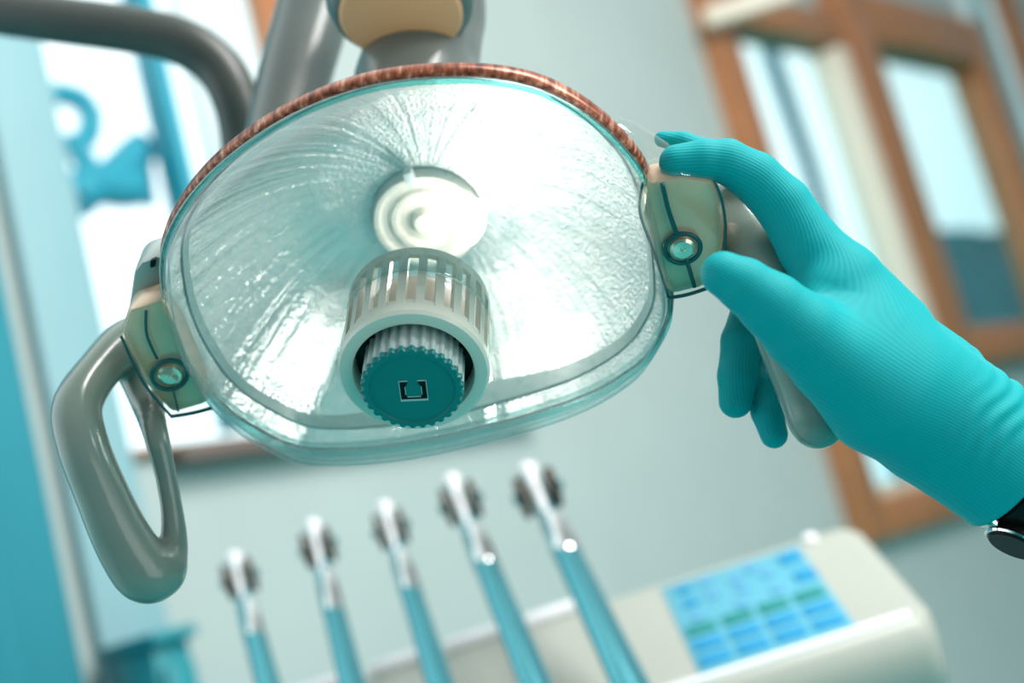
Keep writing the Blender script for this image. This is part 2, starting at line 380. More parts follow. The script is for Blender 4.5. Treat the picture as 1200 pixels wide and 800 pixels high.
b = bmesh.new(); dv = (pb_-pa_); ln = dv.length; dv.normalize(); zz = Vector((0, 0, 1)); add_box(b, frameM(pa_+dv*ln/2, dv, zz.cross(dv), zz), ln, .03, .045, .008); from_bm('sunlit_strip', b, M['sash_cream'], w1)  # bar whose cream colour stands in for a sunlit strip
b = bmesh.new(); wbox(b, .95, 1.40, 1.155, 1.185, -.045, -.01, .004); from_bm('window_bead', b, M['wood_pale'], w1)
w2 = window('window_2', 1.463, 2.31, 1.415, 2.43, (.135, .10, .095, .145), M['wood'], -.06, .04)
w3 = window('window_3', -.79, -.30, 1.45, 2.36, (.014, .09, .004, .03), M['wood'], -.02, .04)
b = bmesh.new(); wbox(b, -.606, -.586, 1.47, 2.33, -.03, .03, .006); from_bm('window_mullion', b, M['iron'], w3)
# sheer curtain strip with folds in window 3, curtains either side
def curtain(name, s0, s1, z0, z1, t, amp, wav, m, label, cat='curtain'):
    n = max(8, int((s1-s0)/.004)); vs = []; fs = []
    for i in range(n+1):
        s = s0+(s1-s0)*i/n; q = t+amp*sin(s*2*pi/wav)+amp*.4*sin(s*2*pi/wav*2.3+1)
        for z in (z0, z1): vs.append(W(s, z, q))
    for i in range(n): fs.append((2*i, 2*i+2, 2*i+3, 2*i+1))
    o = pydata(name, vs, fs, m, None, 180); md = o.modifiers.new('thick', 'SOLIDIFY'); md.thickness = .002
    return tag(o, label, cat)
curtain('curtain', -.575, -.44, 1.47, 2.34, -.045, .010, .06, M['sheer'], 'pale sheer curtain gathered in folds beside the teal window bar')
curtain('curtain', -1.5, -.915, .05, 2.6, -.05, .006, .16, M['curtain'], 'teal blue curtain hanging at the left end of the wall')
w4 = window('bright_opening', 2.345, 2.58, 1.18, 2.92, (.016, .02, .02, .02), M['white_trim'], -.02, .04)  # added opening: bright sky stands in for a pale curtain
b = bmesh.new(); wbox(b, 2.59, 2.72, 2.2, 3.0, -.05, .0, .005); struct(from_bm('trim_3', b, M['wood']))
# low cabinet in the lower left corner
cb = thing('cabinet', 'dark teal low cabinet standing under the left window', 'cabinet', WM @ Matrix.Translation((-.83, -.09, 0)))
def loc_box(parent, nm, m, x0, x1, y0, y1, z0, z1, bev=.004):
    b = bmesh.new(); add_box(b, Matrix.Translation(((x0+x1)/2, (y0+y1)/2, (z0+z1)/2)), x1-x0, y1-y0, z1-z0, bev); return from_bm(nm, b, m, parent)
loc_box(cb, 'body', M['teal_paint'], -.05, .0, -.05, .05, 0, 1.205)
dr = loc_box(cb, 'door', M['teal_paint'], -.045, -.005, -.062, -.05, .06, 1.18); loc_box(dr, 'door_handle', M['chrome'], -.025, -.015, -.075, -.062, .55, .67, .002)
loc_box(cb, 'top', M['teal_paint'], -.055, .005, -.065, .06, 1.205, 1.22)

# outdoors, seen through the panes
b = bmesh.new(); add_box(b, WM @ Matrix.Translation((1, 5.2, -.15)), 14, 10, .06); g_ = struct(from_bm('ground_outside', b, M['ground'], smooth=None))
def tree(rows, t, label):
    pts = [W(*onwall(x, y, t), t) for x, y, r in rows]; rs = [r*.75 for *_, r in rows]
    root = thing('tree', label, 'tree', Matrix.Translation((pts[0].x, pts[0].y, -.12)), 'trees outside the window')
    base = Matrix.Translation(-Vector((pts[0].x, pts[0].y, -.12)))
    bm = bmesh.new(); P0_ = [Vector((pts[0].x, pts[0].y, -.12))]+pts
    add_tube(bm, [base @ p for p in P0_], [rs[0]*1.2]+rs, 12); from_bm('trunk', bm, M['bark'], root)
    bm = bmesh.new(); top = base @ pts[-1]
    for k in range(5):
        a = k*1.3; add_tube(bm, [top, top+Vector((.3*cos(a), .3*sin(a), .5)), top+Vector((.6*cos(a), .6*sin(a), .9))], [.04, .025, .01], 8)
    from_bm('branches', bm, M['bark'], root); return root
tree([(985, 330, .045), (950, 200, .05), (915, 100, .055), (875, -20, .06)], 1.5, 'teal dark tree trunk seen through the left pane of the wooden window')
b = bmesh.new()
s_, z_ = onwall(1150, 268, 2.2)
wbox(b, s_-.85, s_+1.2, -.12, z_, 2.2, 2.5, .03)
hd = tag(from_bm('hedge', b, M['leaf']), 'dark teal clipped hedge outside, low in the right window', 'hedge')
dm = hd.modifiers.new('sub', 'SUBSURF'); dm.levels = dm.render_levels = 4; dm.subdivision_type = 'SIMPLE'
tx = bpy.data.textures.new('hedge_clouds', 'CLOUDS'); tx.noise_scale = .08; dd = hd.modifiers.new('rough', 'DISPLACE'); dd.texture = tx; dd.strength = .06
# curled teal tubes standing in for blurred foliage outside
gr = thing('foliage_tubes', 'teal curled tubes for blurred foliage behind the bright left pane', 'tubework', WM @ Matrix.Translation((-.7, .07, 1.8)))
gi = gr.matrix_world.inverted()
def gt(px, rad): return [gi @ W(*onwall(x, y, .07), .07) for x, y in px]
for rows, rr in (([(52, 112), (70, 110), (92, 116), (106, 134), (104, 156), (92, 172), (100, 190), (108, 212), (104, 232), (90, 244)], .017),
                 ([(104, 226), (122, 212), (140, 198), (158, 180), (168, 172)], .026), ([(88, 236), (102, 218), (120, 216), (140, 220), (160, 218)], .03),
                 ([(44, 168), (62, 166), (84, 164), (98, 172)], .010), ([(168, 172), (172, 205), (176, 240)], .010)):
    b = bmesh.new(); pp = catmull([tuple(v) for v in gt(rows, rr)], 6); add_tube(b, pp, rr, 12); from_bm('scroll', b, M['iron'], gr)

# ================================================================== THE LAMP
n_ = Vector((.0, -.612, .79)).normalized(); x_ = Vector((.974, .225, .174)); x_ = (x_-n_*x_.dot(n_)).normalized(); y_ = n_.cross(x_)
LX, LY, LN = RC @ x_, RC @ y_, RC @ n_
LO = P(488, 330, .60)
LM = frameM(LO, LX, LY, LN); LI = LM.inverted()
def LP(x, y, h=0):     # where the sight line through a photo point meets the plane h above the lamp's rim
    q = Dir(x, y); k = ((LO+LN*h)-CAM).dot(LN)/q.dot(LN); v = LI @ (CAM+q*k); return v.x, v.y
lamp = thing('dental_lamp', 'dental operating lamp with clear shield, mirrored reflector and grey loop handles', 'lamp', LM)
rim_px = [(193, 300), (212, 252), (250, 205), (300, 165), (350, 136), (400, 116), (450, 103), (505, 97), (560, 97), (610, 104), (650, 118), (690, 142), (722, 170), (750, 205),
          (768, 250), (779, 300), (783, 345), (782, 375), (770, 402), (748, 430), (700, 461), (640, 484), (560, 506), (480, 523), (400, 531), (345, 527), (295, 503), (258, 476), (230, 440), (209, 400), (196, 355)]
AX = LP(489, 388, .012)          # axis foot
out_l = catmull([LP(x, y) for x, y in rim_px], 6, True)
pol = sorted(((atan2(y-AX[1], x-AX[0])), sqrt((x-AX[0])**2+(y-AX[1])**2)) for x, y in out_l)
pa = np.array([p[0] for p in pol]); pr = np.array([p[1] for p in pol])
NT = 144
TH = np.linspace(-pi, pi, NT, endpoint=False)
RO = np.interp(TH, np.concatenate([pa-2*pi, pa, pa+2*pi]), np.tile(pr, 3))
def ring(f, h, r0=0.0):   # f 0..1 between circle r0 and the outline
    return [(AX[0]+(r0+(R_-r0)*f)*cos(t), AX[1]+(r0+(R_-r0)*f)*sin(t), h) for t, R_ in zip(TH, RO)]
def loft(rows, flip=False):
    vs = [p for r in rows for p in r]; fs = []
    for i in range(len(rows)-1):
        for k in range(NT):
            a, b_, c, d = i*NT+k, i*NT+(k+1) % NT, (i+1)*NT+(k+1) % NT, (i+1)*NT+k
            fs.append((a, b_, c, d))
    return vs, fs
RH = .0312
shp = [(1.012, -.006), (1.012, -.001), (1.0, .001), (.995, .004), (.985, .0075), (.965, .0105), (.935, .0125), (.88, .0140), (.6, .0135), (.3, .0125), (0, .012)]
vs, fs = loft([ring(f, h, RH) for f, h in shp]); sh = pydata('clear_shield', vs, fs, M['shield'], lamp, 180)
sm = sh.modifiers.new('thick', 'SOLIDIFY'); sm.thickness = .0022; sm.offset = -1
# bead of the shield's rim
bm = bmesh.new(); add_tube(bm, ring(1.006, 0), .0014, 8, closed=True); from_bm('rim_bead', bm, M['edge'], sh, 180)
# reflector dish
prof = [(1.0, -.004)]+[(f, -.004-.074*(1-f**2.4)) for f in (.98, .96, .93, .9, .84, .76, .68, .58, .48, .38, .28, .18, .1, .04, 0)]
vs, fs = loft([ring(f, h, .0268) for f, h in prof]); rf = pydata('reflector', vs, fs, M['reflector'], lamp, 180)
# copper-coloured outer edge of the reflector
vs, fs = loft([ring(1.0, -.0035), ring(1.020, -.004), ring(1.028, -.007), ring(1.028, -.0105), ring(1.010, -.0135), ring(.97, -.0145)]); pydata('reflector_edge', vs, fs, M['copper'], lamp, 180)
# rear shell
vs, fs = loft([ring(.95, -.0135), ring(.93, -.020), ring(.88, -.038), ring(.78, -.064), ring(.5, -.086), ring(.25, -.096), ring(.02, -.098)]); pydata('rear_shell', vs, fs, M['shell'], lamp, 180)
# lamp base in the dish
AM = Matrix.Translation((AX[0], AX[1], 0))
bm = bmesh.new(); add_lathe(bm, [(r*1.1, h-.010) for r, h in [(.0262, -.078), (.0262, -.074), (.0236, -.0735), (.0236, -.064), (.0225, -.062), (.0205, -.062), (.0195, -.0645), (.0160, -.0645), (.0150, -.0625), (.0130, -.0625), (.0120, -.066), (.006, -.066), (.005, -.060), (.001, -.060)]], AM); from_bm('bulb_socket', bm, M['ceramic'], lamp)
bm = bmesh.new(); add_box(bm, AM @ Matrix.Translation((.001, .0275, -.069)), .0042, .007, .006, .0006); from_bm('socket_clip', bm, M['rod_white'], lamp)
bm = bmesh.new(); add_lathe(bm, [(.0040, -.073), (.0078, -.068), (.0080, -.056), (.0055, -.048), (.001, -.046)], AM @ Matrix.Translation((.0215, .003, 0)), 20); from_bm('bulb', bm, M['bulb'], lamp)
bl = bpy.data.lights.new('bulb_light', 'POINT'); bl.energy = .08; bl.color = (1, .97, .92); bl.shadow_soft_size = .007
blo = bpy.data.objects.new('bulb_light', bl); C.objects.link(blo); blo.parent = lamp; blo.location = (AX[0]+.0225, AX[1]+.003, -.034)
# bulb housing: slotted collar, ring, ribbed focus knob
hous = None
bm = bmesh.new()
add_lathe(bm, [(.0300, .0325), (.0308, .0335), (.0310, .0385), (.0300, .0400), (.0262, .0405), (.0250, .0400), (.0246, .0390), (.0246, .029), (.0275, .029), (.0300, .0300), (.0300, .0325)], AM, 72, False)
hous = from_bm('bulb_housing', bm, M['cream'], lamp)
bm = bmesh.new(); add_lathe(bm, [(.0306, -.006), (.0306, -.001), (.0285, -.001), (.0285, -.006), (.0306, -.006)], AM, 72, False)
NS = 24
for k in range(NS):
    a = 2*pi*(k+.5)/NS
    add_box(bm, AM @ Matrix.Rotation(a, 4, 'Z') @ Matrix.Translation((.0292, 0, .0145)), .0026, .0036, .038)
from_bm('slotted_collar', bm, M['cream'], hous, 30)
bm = bmesh.new(); add_lathe(bm, [(.0215, .002), (.0225, .006), (.0225, .029), (.0246, .0295)], AM, 48, False); from_bm('inner_sleeve', bm, M['ceramic'], hous)
bm = bmesh.new(); add_lathe(bm, [(.0245, .0290), (.0245, .0298), (.001, .0298), (.001, .0290)], AM, 48, True); from_bm('recess_plate', bm, M['black'], hous)
KM = AM @ Matrix.Translation((0, 0, .0315))
def gear(bm, r, amp, n, prof, M4, seg=10):
    rings = []
    K = n*seg
    for s_, h in prof:
        rings.append([bm.verts.new(M4 @ Vector(((r*s_+amp*(1 if s_ > .9 else 0)*math.tanh(2.2*cos(n*2*pi*k/K)))*cos(2*pi*k/K), (r*s_+amp*(1 if s_ > .9 else 0)*math.tanh(2.2*cos(n*2*pi*k/K)))*sin(2*pi*k/K), h))) for k in range(K)])
    for a, b_ in zip(rings, rings[1:]):
        for k in range(K): bm.faces.new((a[k], a[(k+1) % K], b_[(k+1) % K], b_[k]))
    return rings
bm = bmesh.new(); rr = gear(bm, .0202, .0006, 30, [(1, 0), (1, .0165), (.985, .0172)], KM); bm.faces.new(rr[0][::-1]); bm.faces.new(rr[-1]); kn = from_bm('focus_knob', bm, M['knob_side'], lamp, 50)
bm = bmesh.new(); rr = gear(bm, .0204, .0006, 30, [(1, .0168), (1, .0184), (.975, .0192), (.86, .0194), (.84, .0186), (.80, .0186)], KM)
bm.faces.new(rr[-1]); from_bm('knob_face', bm, M['knob_face'], kn, 40)
# mark on the knob
def strip(bm, poly, h0, h1, M4): add_prism(bm, poly, h0, h1, M4)
MK = KM @ Matrix.Translation((.0003, -.0005, 0)) @ Matrix.Rotation(radians(-13), 4, 'Z') @ Matrix.Scale(.0105/27*1.0, 4)
hk = .0187/(.0105/27)
bm = bmesh.new()
for poly in ([(-13.5, -12), (-13.5, 11), (-5, 11), (-6.5, 7), (-9, 4), (-9, -6), (-7, -10)], [(13.5, -12), (13.5, 11), (5, 11), (6.5, 7), (9, 4), (9, -6), (7, -10)], [(-7, -10), (-13.5, -12), (13.5, -12), (7, -10)]):
    add_prism(bm, poly, hk-.3, hk+.45, MK)
from_bm('knob_mark', bm, M['black'], kn, None)
bm = bmesh.new()
for poly in ([(-14.5, -15), (14.5, -15), (14.5, -12.2), (-14.5, -12.2)], [(-14.5, -12.2), (-13.6, -12.2), (-13.6, 12.2), (-14.5, 12.2)], [(14.5, -12.2), (13.6, -12.2), (13.6, 12.2), (14.5, 12.2)],
             [(-14.5, 11.2), (-5, 11.2), (-5, 12.4), (-14.5, 12.4)], [(14.5, 11.2), (5, 11.2), (5, 12.4), (14.5, 12.4)], [(-8.8, -6), (-8, -6), (-8, 4), (-8.8, 4)], [(8.8, -6), (8, -6), (8, 4), (8.8, 4)], [(-7, -9.8), (7, -9.8), (7, -8.8), (-7, -8.8)]):
    add_prism(bm, poly, hk-.3, hk+.3, MK)
from_bm('knob_mark_edge', bm, M['knob_side'], kn, None)

bm = bmesh.new(); add_tube(bm, [(AX[0]+.0316*cos(a*pi/36), AX[1]+.0316*sin(a*pi/36), .0125) for a in range(72)], .0010, 8, closed=True); from_bm('opening_bead', bm, M['clear'], sh, 180)
# brackets at both ends: metal core under clear plastic, teal joint lines, screw boss
def px_prism(name, poly, h0, h1, m, parent, bev=0):
    bm = bmesh.new(); pts = [LP(x, y, h1) for x, y in poly]; add_prism(bm, pts, h0, h1, Matrix.Identity(4))
    if bev: bmesh.ops.bevel(bm, geom=list(bm.edges), offset=bev, segments=2, profile=.5, affect='EDGES')
    return from_bm(name, bm, m, parent, 40)
def groove(name, pxs, h, rad, parent, m='teal_dark', closed=False):
    bm = bmesh.new(); pp = [(*LP(x, y, h), h) for x, y in pxs]
    if len(pp) > 2: pp = catmull(pp, 6, closed)
    add_tube(bm, pp, rad, 8, closed=closed); return from_bm(name, bm, M[m], parent, 180)
def circle(cx, cy, rx, ry, n=14, rot=0): return [(cx+rx*cos(2*pi*k/n)*cos(rot)-ry*sin(2*pi*k/n)*sin(rot), cy+rx*cos(2*pi*k/n)*sin(rot)+ry*sin(2*pi*k/n)*cos(rot)) for k in range(n)]
def bracket(core, cover, lines, ctr, h1, label):
    br = px_prism('handle_bracket', core, -.012, h1, M['beige_metal'], lamp, .0035)
    px_prism('clear_cover', cover, -.010, h1+.0018, M['clear'], br, .001)
    for ln, rd in lines: groove('joint_line', ln, h1+.0022, rd, br)
    groove('screw_ring', circle(ctr[0], ctr[1], 21, 17, 14, -.2), h1+.0024, .0010, br, closed=True)
    c = LP(ctr[0], ctr[1], h1+.003)
    bm = bmesh.new(); add_lathe(bm, [(.0052, h1), (.0052, h1+.0036), (.0040, h1+.0044), (.0012, h1+.0038), (.0008, h1+.0030)], Matrix.Translation((c[0], c[1], 0)), 24); from_bm('screw', bm, M['warm_chrome'], br)
    return br
bracket([(141, 392), (150, 363), (191, 350), (203, 378), (246, 474), (201, 487), (169, 451)], [(140, 392), (150, 362), (192, 348), (204, 378), (250, 477), (200, 489), (168, 452)],
        [([(171, 364), (172, 392), (184, 420)], .0007), ([(202, 452), (209, 482)], .0005), ([(142, 394), (168, 448), (200, 487)], .0007), ([(200, 488), (225, 484), (248, 478)], .0009)], (199, 439), .004, '')
bracket([(752, 252), (757, 214), (800, 208), (837, 213), (848, 255), (849, 294), (827, 338), (784, 348), (769, 300)], [(748, 252), (754, 210), (800, 205), (838, 212), (850, 255), (850, 296), (828, 339), (783, 350), (768, 300)],
        [([(776, 215), (783, 245), (793, 274)], .0010), ([(804, 302), (814, 336)], .0009), ([(838, 213), (846, 235), (850, 262), (850, 292)], .0006), ([(784, 349), (806, 345), (828, 338)], .0008), ([(753, 214), (750, 250), (768, 300), (783, 348)], .0006)], (800, 291), .004, '')

# side housing behind the left bracket
shl = [(150, 366), (157, 318), (165, 308), (188, 300), (200, 350), (200, 385)]
px_prism('side_housing', shl, -.030, -.012, M['shell'], lamp, .002)
px_prism('housing_slot', [(176, 306), (183, 303), (182, 312), (176, 314)], -.013, -.0112, M['black'], lamp)
px_prism('side_housing', [(722, 150), (745, 158), (790, 186), (800, 215), (770, 212), (750, 190)], -.026, -.013, M['clear'], lamp, .002)

# handles
IM = np.array(LI)
def handle(loops, label):
    allp = []; ch = []
    for rows, flat in loops:
        rows = catmull(rows, 5); p, r = pxchain(rows); ch.append((p, r)); allp += p
    def fn(G):
        d = None
        for p, r in ch:
            e_ = chain_sdf(G, p, r, .002); d = e_ if d is None else smin(d, e_, .003)
        return d
    o = sdf_obj('handle', fn, allp, .02, .0011, M['handle'], None, 3)
    o.parent = lamp; o.matrix_parent_inverse = LI
    return o
hL = handle([([(172, 400, 0.662, 30), (150, 405, 0.655, 29), (121, 428, 0.640, 24), (91, 474, 0.622, 27), (97, 520, 0.614, 28), (118, 575, 0.612, 29), (143, 630, 0.612, 32), (170, 670, 0.614, 34), (188, 668, 0.617, 28)], 1),
             ([(188, 668, 0.617, 26), (202, 645, 0.622, 16), (203, 610, 0.625, 12), (195, 560, 0.627, 11), (183, 510, 0.629, 13.5), (172, 470, 0.650, 18), (160, 425, 0.662, 25)], 1)], '')
hR = handle([([(838, 252, 0.625, 38), (862, 262, 0.612, 42), (888, 300, 0.598, 40), (905, 350, 0.586, 34), (925, 410, 0.584, 30), (945, 460, 0.582, 29), (958, 494, 0.581, 30)], 1),
             ([(958, 494, 0.581, 30), (930, 465, 0.584, 14), (912, 420, 0.586, 13), (895, 370, 0.588, 14), (870, 330, 0.590, 18), (850, 300, 0.620, 24)], 1)], '')

# swivel joint and arm of the lamp (above)
JP = P(470, 14, .69)
jn = (RC @ Vector((.05, -.86, .5))).normalized(); jx = (RC @ Vector((1, .12, 0))); jx = (jx-jn*jx.dot(jn)).normalized(); jy = jn.cross(jx)
JM = LI @ frameM(JP, jx, jy, jn)
bm = bmesh.new(); add_lathe(bm, [(.020, -.060), (.034, -.056), (.0365, -.050), (.0365, -.006), (.034, -.001), (.031, .0015), (.001, .002)], JM, 64); jt = from_bm('swivel_joint', bm, M['greytube'], lamp, 180)
bm = bmesh.new(); add_lathe(bm, [(.030, .001), (.030, .003), (.0285, .0042), (.001, .0050)], JM, 64); from_bm('joint_cap', bm, M['peach'], jt)
bm = bmesh.new()
rows = [(505, -40, .745, 66), (500, 20, .74, 66), (494, 60, .73, 66), (486, 100, .715, 68), (478, 150, .69, 64)]
def yoke_fn():
    p, r = pxchain(rows); return (lambda G: chain_sdf(G, p, r, .006)), p
f_, pp_ = yoke_fn(); o = sdf_obj('yoke', f_, pp_, .04, .002, M['greytube'], None, 2); o.parent = lamp; o.matrix_parent_inverse = LI
pts, rs = pxchain([(395, -120, .84, 45), (382, -40, .83, 45), (368, 10, .82, 44), (345, 90, .80, 43), (330, 160, .78, 42), (330, 230, .75, 30)])
bm = bmesh.new(); add_tube(bm, [LI @ Vector(p) for p in pts], rs, 32); from_bm('support_arm', bm, M['greytube'], lamp, 60)
# dark tube of the unit
cp = catmull([(-160, -18, 1.0, 29), (-60, 4, .98, 28), (60, 22, .95, 28), (160, 36, .93, 28), (215, 50, .92, 28), (255, 78, .915, 28), (276, 115, .91, 28), (286, 160, .91, 28), (290, 230, .91, 28), (296, 330, .91, 28)], 6)
pts, rs = pxchain(cp); root = thing('equipment_arm', 'dark grey bent tube crossing the upper left behind the lamp', 'arm', Matrix.Translation(Vector(pts[0])))
bm = bmesh.new(); add_tube(bm, [Vector(p)-Vector(pts[0]) for p in pts], rs, 28); from_bm('tube', bm, M['darktube'], root, 60)
bm = bmesh.new(); e0 = Vector(pts[-1])-Vector(pts[0]); tdir = (Vector(pts[-1])-Vector(pts[-4])).normalized()
add_tube(bm, [e0-tdir*.01, e0+tdir*.03], .019, 28); from_bm('end_collar', bm, M['greytube'], root, 40)

# ================================================================== THE GLOVED HAND
F = {
 'palm': [(968, 345, 0.568, 40), (1010, 400, 0.568, 62), (1050, 450, 0.570, 76), (1100, 490, 0.573, 76), (1150, 522, 0.576, 70), (1180, 545, 0.578, 70)],
 'palm2': [(1000, 360, 0.600, 40), (1045, 418, 0.600, 58), (1090, 460, 0.600, 66), (1150, 515, 0.590, 62)],
 'index': [(793, 190, 0.570, 21), (825, 187, 0.570, 23.5), (852, 189, 0.571, 26), (885, 208, 0.574, 30), (918, 240, 0.575, 33), (950, 290, 0.575, 38), (985, 332, 0.574, 50), (1030, 392, 0.578, 62)],
 'middle': [(776, 163, 0.606, 10), (800, 166, 0.605, 12), (830, 180, 0.604, 17), (875, 205, 0.604, 22), (915, 235, 0.604, 25), (960, 290, 0.604, 30), (1010, 350, 0.603, 42)],
 'ring': [(862, 470, 0.611, 20), (864, 440, 0.612, 23), (870, 400, 0.616, 25), (885, 355, 0.623, 25), (910, 315, 0.630, 26), (950, 300, 0.630, 26), (1000, 330, 0.620, 32), (1040, 380, 0.608, 40)],
 'pinky': [(907, 509, 0.612, 16.5), (899, 482, 0.614, 19), (896, 450, 0.618, 20), (905, 410, 0.628, 21), (930, 375, 0.636, 22), (970, 365, 0.634, 24), (1020, 390, 0.623, 34), (1060, 420, 0.608, 40)],
 'thumb': [(848, 321, 0.538, 27), (872, 334, 0.538, 32), (905, 358, 0.540, 39), (940, 388, 0.544, 46), (978, 420, 0.550, 54), (1030, 462, 0.558, 66)],
}
CH = {k: pxchain(v) for k, v in F.items()}
# cuff plane: cut the glove where the wrist bone would begin
cuffA = np.array(P(1172, 578, .578)); cuff_n = np.array(RC @ Vector((.80, -.60, 0)).normalized())
wr = pxchain([(1140, 515, .578, 70), (1168, 540, .578, 67), (1200, 562, .580, 64), (1300, 625, .584, 62)])
TZ0 = float(cuffA@np.array(RC @ Vector((.55, .83, 0))))-.004
def hand_fn(G):
    palm = smin(chain_sdf(G, *CH['palm'], .01), chain_sdf(G, *CH['palm2'], .01), .012)
    palm = smin(palm, chain_sdf(G, *wr, .004), .010)
    d = None
    for k, kk in (('index', .006), ('middle', .006), ('ring', .006), ('pinky', .006), ('thumb', .012)):
        e_ = smin(palm, chain_sdf(G, *CH[k], .0015), kk); d = e_ if d is None else np.minimum(d, e_)
    # gathered folds of the glove across the wrist
    u = (G-cuffA)@cuff_n
    tz = G@np.array(RC @ Vector((.55, .83, 0)))
    fold = .0006*np.sin(u*820+2.5*np.sin(tz*70+1)+1.5*np.sin(tz*170))*np.exp(-((u+.026)/.012)**2)*np.clip((tz-TZ0)/.02, .08, 1)
    d = d+fold
    d = np.maximum(d-.0012*np.exp(-((u+.0015)/.0012)**2), u)
    # rolled edge
    return d
allp = [p for k in CH for p in CH[k][0]]
person = thing('person', "person in a ribbed teal glove and dark watch gripping the lamp's handle", 'person', Matrix.Translation(P(1180, 545, .60)))
PIv = person.matrix_world.inverted()
gl = sdf_obj('glove', hand_fn, allp+[np.array(P(1240, 560, .60))], .032, .0010, M['glove'], None, 2)
gl.parent = person; gl.matrix_parent_inverse = PIv
# rib phase: lines run along the digits; stored per vertex
me = gl.data; co = np.empty(len(me.vertices)*3, np.float32); me.vertices.foreach_get('co', co); co = co.reshape(-1, 3)
g1 = np.array(RC @ Vector((.60, .80, 0)).normalized()); g2 = np.array(RC @ Vector((0, 0, 1)))
ph = np.zeros(len(co)); wsum = np.zeros(len(co)) + 1e-9
for k, (pts_, rs_) in CH.items():
    if k == 'palm2': continue
    A_ = np.array(pts_)
    for i in range(len(A_)-1):
        a, b_ = A_[i], A_[i+1]; t_ = (b_-a)/np.linalg.norm(b_-a); sd = np.cross(t_, g2); sd /= np.linalg.norm(sd)
        m_ = (a+b_)/2; dist = np.linalg.norm(co-m_, axis=1)
        wt = np.exp(-(dist/.022)**2); ph += wt*((co-m_)@sd + .12*(co-m_)@g2); wsum += wt
at = me.attributes.new('rib', 'FLOAT', 'POINT'); at.data.foreach_set('value', ((ph/wsum)*5200).astype(np.float32))
# rolled cuff
wc = Vector(P(1172, 545, .60))
cn = Vector(cuff_n)
# forearm (skin) inside and beyond the cuff
arm_rows = [(1160, 535, .578, 56), (1200, 562, .580, 56), (1300, 625, .584, 58), (1460, 730, .60, 66), (1700, 880, .64, 80)]
ap, ar = pxchain(catmull(arm_rows, 6)); bm = bmesh.new(); add_tube(bm, [PIv @ Vector(p) for p in ap], ar, 40, True); from_bm('body', bm, M['skin'], person, 180)

# watch beyond the cuff
ax_a, ax_b = Vector(P(1200, 562, .580)), Vector(P(1300, 625, .584)); adir = (ax_b-ax_a).normalized()
ws = ax_a-adir*.0065
wx = adir.orthogonal().normalized(); sd_ = (-(RC @ Vector((0, 0, 1)))); wy = adir.cross(wx)
WMt = PIv @ frameM(ws, wx, wy, adir)
bm = bmesh.new(); add_lathe(bm, [(.0215, .0), (.0238, .001), (.0240, .012), (.0238, .023), (.0215, .024), (.0213, .023), (.0213, .001), (.0215, 0)], WMt, 64, False); band = from_bm('watch_band', bm, M['black'], person, 50)
dwn = (RC @ Vector((-.60, -.72, .35))); dwn = (dwn-adir*dwn.dot(adir)).normalized(); sd2 = adir.cross(dwn)
CMt = PIv @ frameM(ws+dwn*.0235+adir*.013, adir, sd2, dwn)
bm = bmesh.new(); add_lathe(bm, [(.010, -.002), (.0115, 0), (.0115, .003), (.010, .0045), (.001, .0045)], CMt, 40); wc_ = from_bm('watch_case', bm, M['black'], band, 40)
bm = bmesh.new(); add_lathe(bm, [(.0117, .002), (.0122, .0028), (.0117, .0036), (.0110, .0036), (.0110, .002), (.0117, .002)], CMt, 40, False); from_bm('watch_bezel', bm, M['chrome'], wc_, 40)
bm = bmesh.new(); add_box(bm, CMt @ Matrix.Translation((-.0135, 0, .001)), .003, .010, .003, .0006); from_bm('watch_lug', bm, M['chrome'], wc_)

# ================================================================== CONTROL UNIT
# console axes follow the room: +X along its length, tilted top
cT = P(775, 690, 1.15); cB = P(830, 788, 1.005)
TLz = cT
q = Dir(935, 640); k_ = (cT-CAM).y/q.y; cR = CAM+q*k_        # keypad top-right, same y
UX = (cR-cT); padW = UX.length; UX = UX.normalized()
VV = (cB-cT); VV = VV-UX*VV.dot(UX)*0; VY = (VV-UX*VV.dot(UX)).normalized(); padH = VV.dot(VY)
NNn = UX.cross(-VY).normalized()     # up normal
NNn = NNn if NNn.z > 0 else -NNn
KMw = frameM(cT, UX, -VY, NNn)
con = thing('control_unit', 'beige dental control unit with a blue keypad and white front lip', 'dental unit', KMw)
KI = KMw.inverted()
bL = -.52; bR = padW+.040; D = padH+.004; back = .014
# body profile across depth (y toward the back +, front -), rounded front lip
prof = [(back, -.004), (back-.004, -.0008), (back-.010, -.0004), (-D+.002, -.0004), (-D-.004, .0012), (-D-.010, .0012), (-D-.016, -.003), (-D-.024, -.016), (-D-.026, -.045), (-D-.018, -.060), (back-.02, -.060), (back, -.045)]
bm = bmesh.new()
def endcap(xs):
    rings = []
    for x, sc_ in xs:
        cx, cz = (back-D)/2-.01, -.03
        rings.append([bm.verts.new((x, cx+(y-cx)*sc_, cz+(z-cz)*sc_)) for y, z in prof])
    for a, b_ in zip(rings, rings[1:]):
        for k in range(len(prof)): bm.faces.new((a[k], a[(k+1) % len(prof)], b_[(k+1) % len(prof)], b_[k]))
    bm.faces.new(rings[0]); bm.faces.new(rings[-1][::-1])
endcap([(bL-.01, .8), (bL-.004, .95), (bL, 1), (bR-.004, 1), (bR+.004, .97), (bR+.011, .88), (bR+.014, .7)])
body = from_bm('body', bm, M['console'], con, 50)
bm = bmesh.new(); add_box(bm, Matrix.Translation((padW/2, -padH/2, .0002)), padW, padH, .0016, .0006); kp = from_bm('keypad', bm, M['pad'], con)
bm = bmesh.new(); add_tube(bm, [(-.06, -D-.006, .0012), (bR-.004, -D-.006, .0012)], .0042, 12); from_bm('front_lip', bm, M['rod_white'], con)
